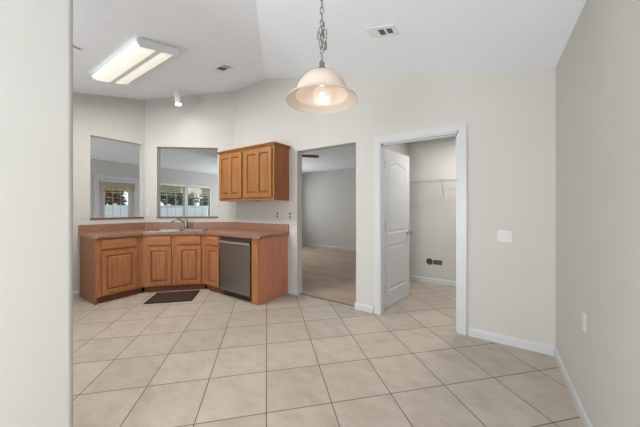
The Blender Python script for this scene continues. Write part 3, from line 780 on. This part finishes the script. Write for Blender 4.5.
# spotlight
t = thing('ceiling_spotlight', 'small white cylinder spotlight on the ceiling above the sink corner', 'spotlight', onceil(-4.16, 2.19, 'k'))
obj('canopy', xform(lathe(BM(), [(0, -.001), (.055, -.001), (.055, -.012), (.03, -.022), (0, -.022)], 24), Matrix.Rotation(SK, 4, 'X')), M['vent'], t, True)
obj('stem', tube(BM(), [(0, 0, -.012), (0, 0, -.05)], .024, 16), M['vent'], t)
hd_ = obj('lamp_head', lathe(BM(), [(0, -.035), (.036, -.035), (.044, -.045), (.050, -.235), (.047, -.235), (.043, -.23), (0, -.23)], 24), M['vent'], t, True)
ln = obj('lamp_lens', lathe(BM(), [(0, -.2315), (.042, -.2315), (.042, -.240), (0, -.242)], 24), M['spotlens'], hd_)
hd_.rotation_euler = (R(2), R(-7), 0)
sp = bpy.data.lights.new('spotlight_beam', 'SPOT'); sp.energy = 3.2; sp.spot_size = R(100); sp.spot_blend = .8; sp.color = (1, .96, .9); sp.shadow_soft_size = .04
so = bpy.data.objects.new('spotlight_beam', sp); COL.objects.link(so); so.parent = hd_; so.location = (0, 0, -.25); so.rotation_euler = (R(35), R(22), 0)

# pendant lamp
px, py = -.79, 1.218
t = thing('pendant_lamp', 'frosted bell shaped glass pendant lamp hanging on a nickel chain', 'pendant lamp', (px, py, 1.864))
top = ceil(px, py)-1.864
prof = [(.200, 0), (.197, .008), (.176, .022), (.152, .032), (.145, .038), (.143, .052), (.133, .085), (.111, .118), (.08, .145), (.045, .160), (.024, .165)]
inner = [(max(r-.004, .018), z-.003) for r, z in reversed(prof[1:])]
bm = lathe(BM(), prof+inner+[(.196, .0), (.200, 0)], 64); obj('lamp_shade', bm, M['shade'], t, True)
obj('cap', lathe(BM(), [(0, .150), (.030, .158), (.036, .166), (.034, .176), (.018, .186), (.013, .20), (.017, .212), (.010, .224), (.006, .235), (0, .238)], 24), M['nickel'], t, True)
obj('socket', lathe(BM(), [(0, .155), (.020, .155), (.020, .10), (.014, .09), (0, .09)], 20), M['plate'], t, True)
bz = .036
bl = obj('bulb', lathe(BM(), [(.012, .050), (.022, .042), (.044, .028), (.055, .002), (.054, -.014), (.042, -.036), (.022, -.051), (0, -.055)], 32, (0, 0, bz)), M['bulbglass'], t, True)
obj('filament', lathe(BM(), [(0, .018), (.010, .012), (.014, 0), (.010, -.012), (0, -.018)], 16, (0, 0, bz-.004)), M['tube'], bl, True)
bm = BM(); z = .250; k = 0; pitch = .037
while z < top-.05:
    ang_ = R(25) if k % 2 else R(115)
    ringlink(bm, (0, 0, z), .0095, .0235, .0028, (math.cos(ang_), math.sin(ang_), 0)); z += pitch; k += 1
# gathered slack of the chain, doubled up beside the run
lp = [(.010, .30), (-.014, .33), (-.018, .365), (.014, .385), (.020, .35), (.018, .315), (.012, .415), (-.010, .40), (.004, .345)]
for i, (dx, z) in enumerate(lp):
    a_ = R(33+50*i); ringlink(bm, (dx*math.cos(R(33)), dx*math.sin(R(33))+(.008 if i % 2 else -.008), z), .0105, .0225, .0028, (math.cos(a_), math.sin(a_), 0))
obj('chain', bm, M['nickel'], t, True)
bm = BM(); pts = []
for i in range(60):
    z = .235+(top-.05-.235)*i/59; pts.append((.007*math.sin(i*.9), .007*math.cos(i*.9), z))
obj('cord', tube(bm, pts, .0022, 6), M['wire'], t, True)
c_ = obj('canopy', xform(lathe(BM(), [(0, -.001), (.062, -.001), (.060, -.012), (.03, -.032), (0, -.04)], 28), Matrix.Translation((0, 0, top)) @ Matrix.Rotation(SD if zd(px) < zk(py) else 0, 4, 'Y')), M['nickel'], t, True)
pl = bpy.data.lights.new('pendant_bulb_light', 'POINT'); pl.energy = .6; pl.color = (1, .88, .76); pl.shadow_soft_size = .02
po = bpy.data.objects.new('pendant_bulb_light', pl); COL.objects.link(po); po.parent = t; po.location = (0, 0, bz-.004)

# ceiling fan in the bedroom
t = thing('ceiling_fan', 'ceiling fan with dark red-brown blades in the bedroom beyond the opening', 'ceiling fan', (-3.25, 3.90, 2.44))
obj('motor', lathe(BM(), [(0, -.001), (.085, -.001), (.095, -.03), (.10, -.12), (.09, -.18), (.05, -.20), (.035, -.24), (0, -.24)], 28), M['nickel'], t, True)
for k in range(5):
    mm = Matrix.Rotation(R(50+72*k), 4, 'Z') @ Matrix.Translation((0, 0, -.15)) @ Matrix.Rotation(R(-14), 4, 'X')
    obj('blade_bracket', xform(B(.09, .20, -.02, .02, -.007, -.001), mm), M['nickel'], t)
    bm = BM(); prism(bm, [(.17, -.045), (.45, -.06), (.555, -.055), (.575, 0), (.555, .055), (.45, .06), (.17, .045)], [], lambda u, v, d: (u, v, d), .008)
    obj('blade', xform(bm, mm), M['mahog'], t)
obj('light_bowl', lathe(BM(), [(.05, -.241), (.085, -.26), (.09, -.31), (.06, -.36), (0, -.375)], 28), M['shade'], t, True)
# fill lamp added to brighten the closet, out of view above the door head
t = thing('closet_fill_lamp', 'round white fill lamp added out of view on the closet ceiling', 'ceiling light', (-.2, 3.9, 2.44))
obj('lamp_base', lathe(BM(), [(0, -.001), (.13, -.001), (.13, -.02), (0, -.02)], 28), M['vent'], t)
l = area('closet_fill_light', (0, 0, 0), (0, 0, -1), .3, .3, 20, (1, .98, .95)); l.parent = t; l.location = (0, 0, -.06); l.rotation_euler = (0, 0, 0)
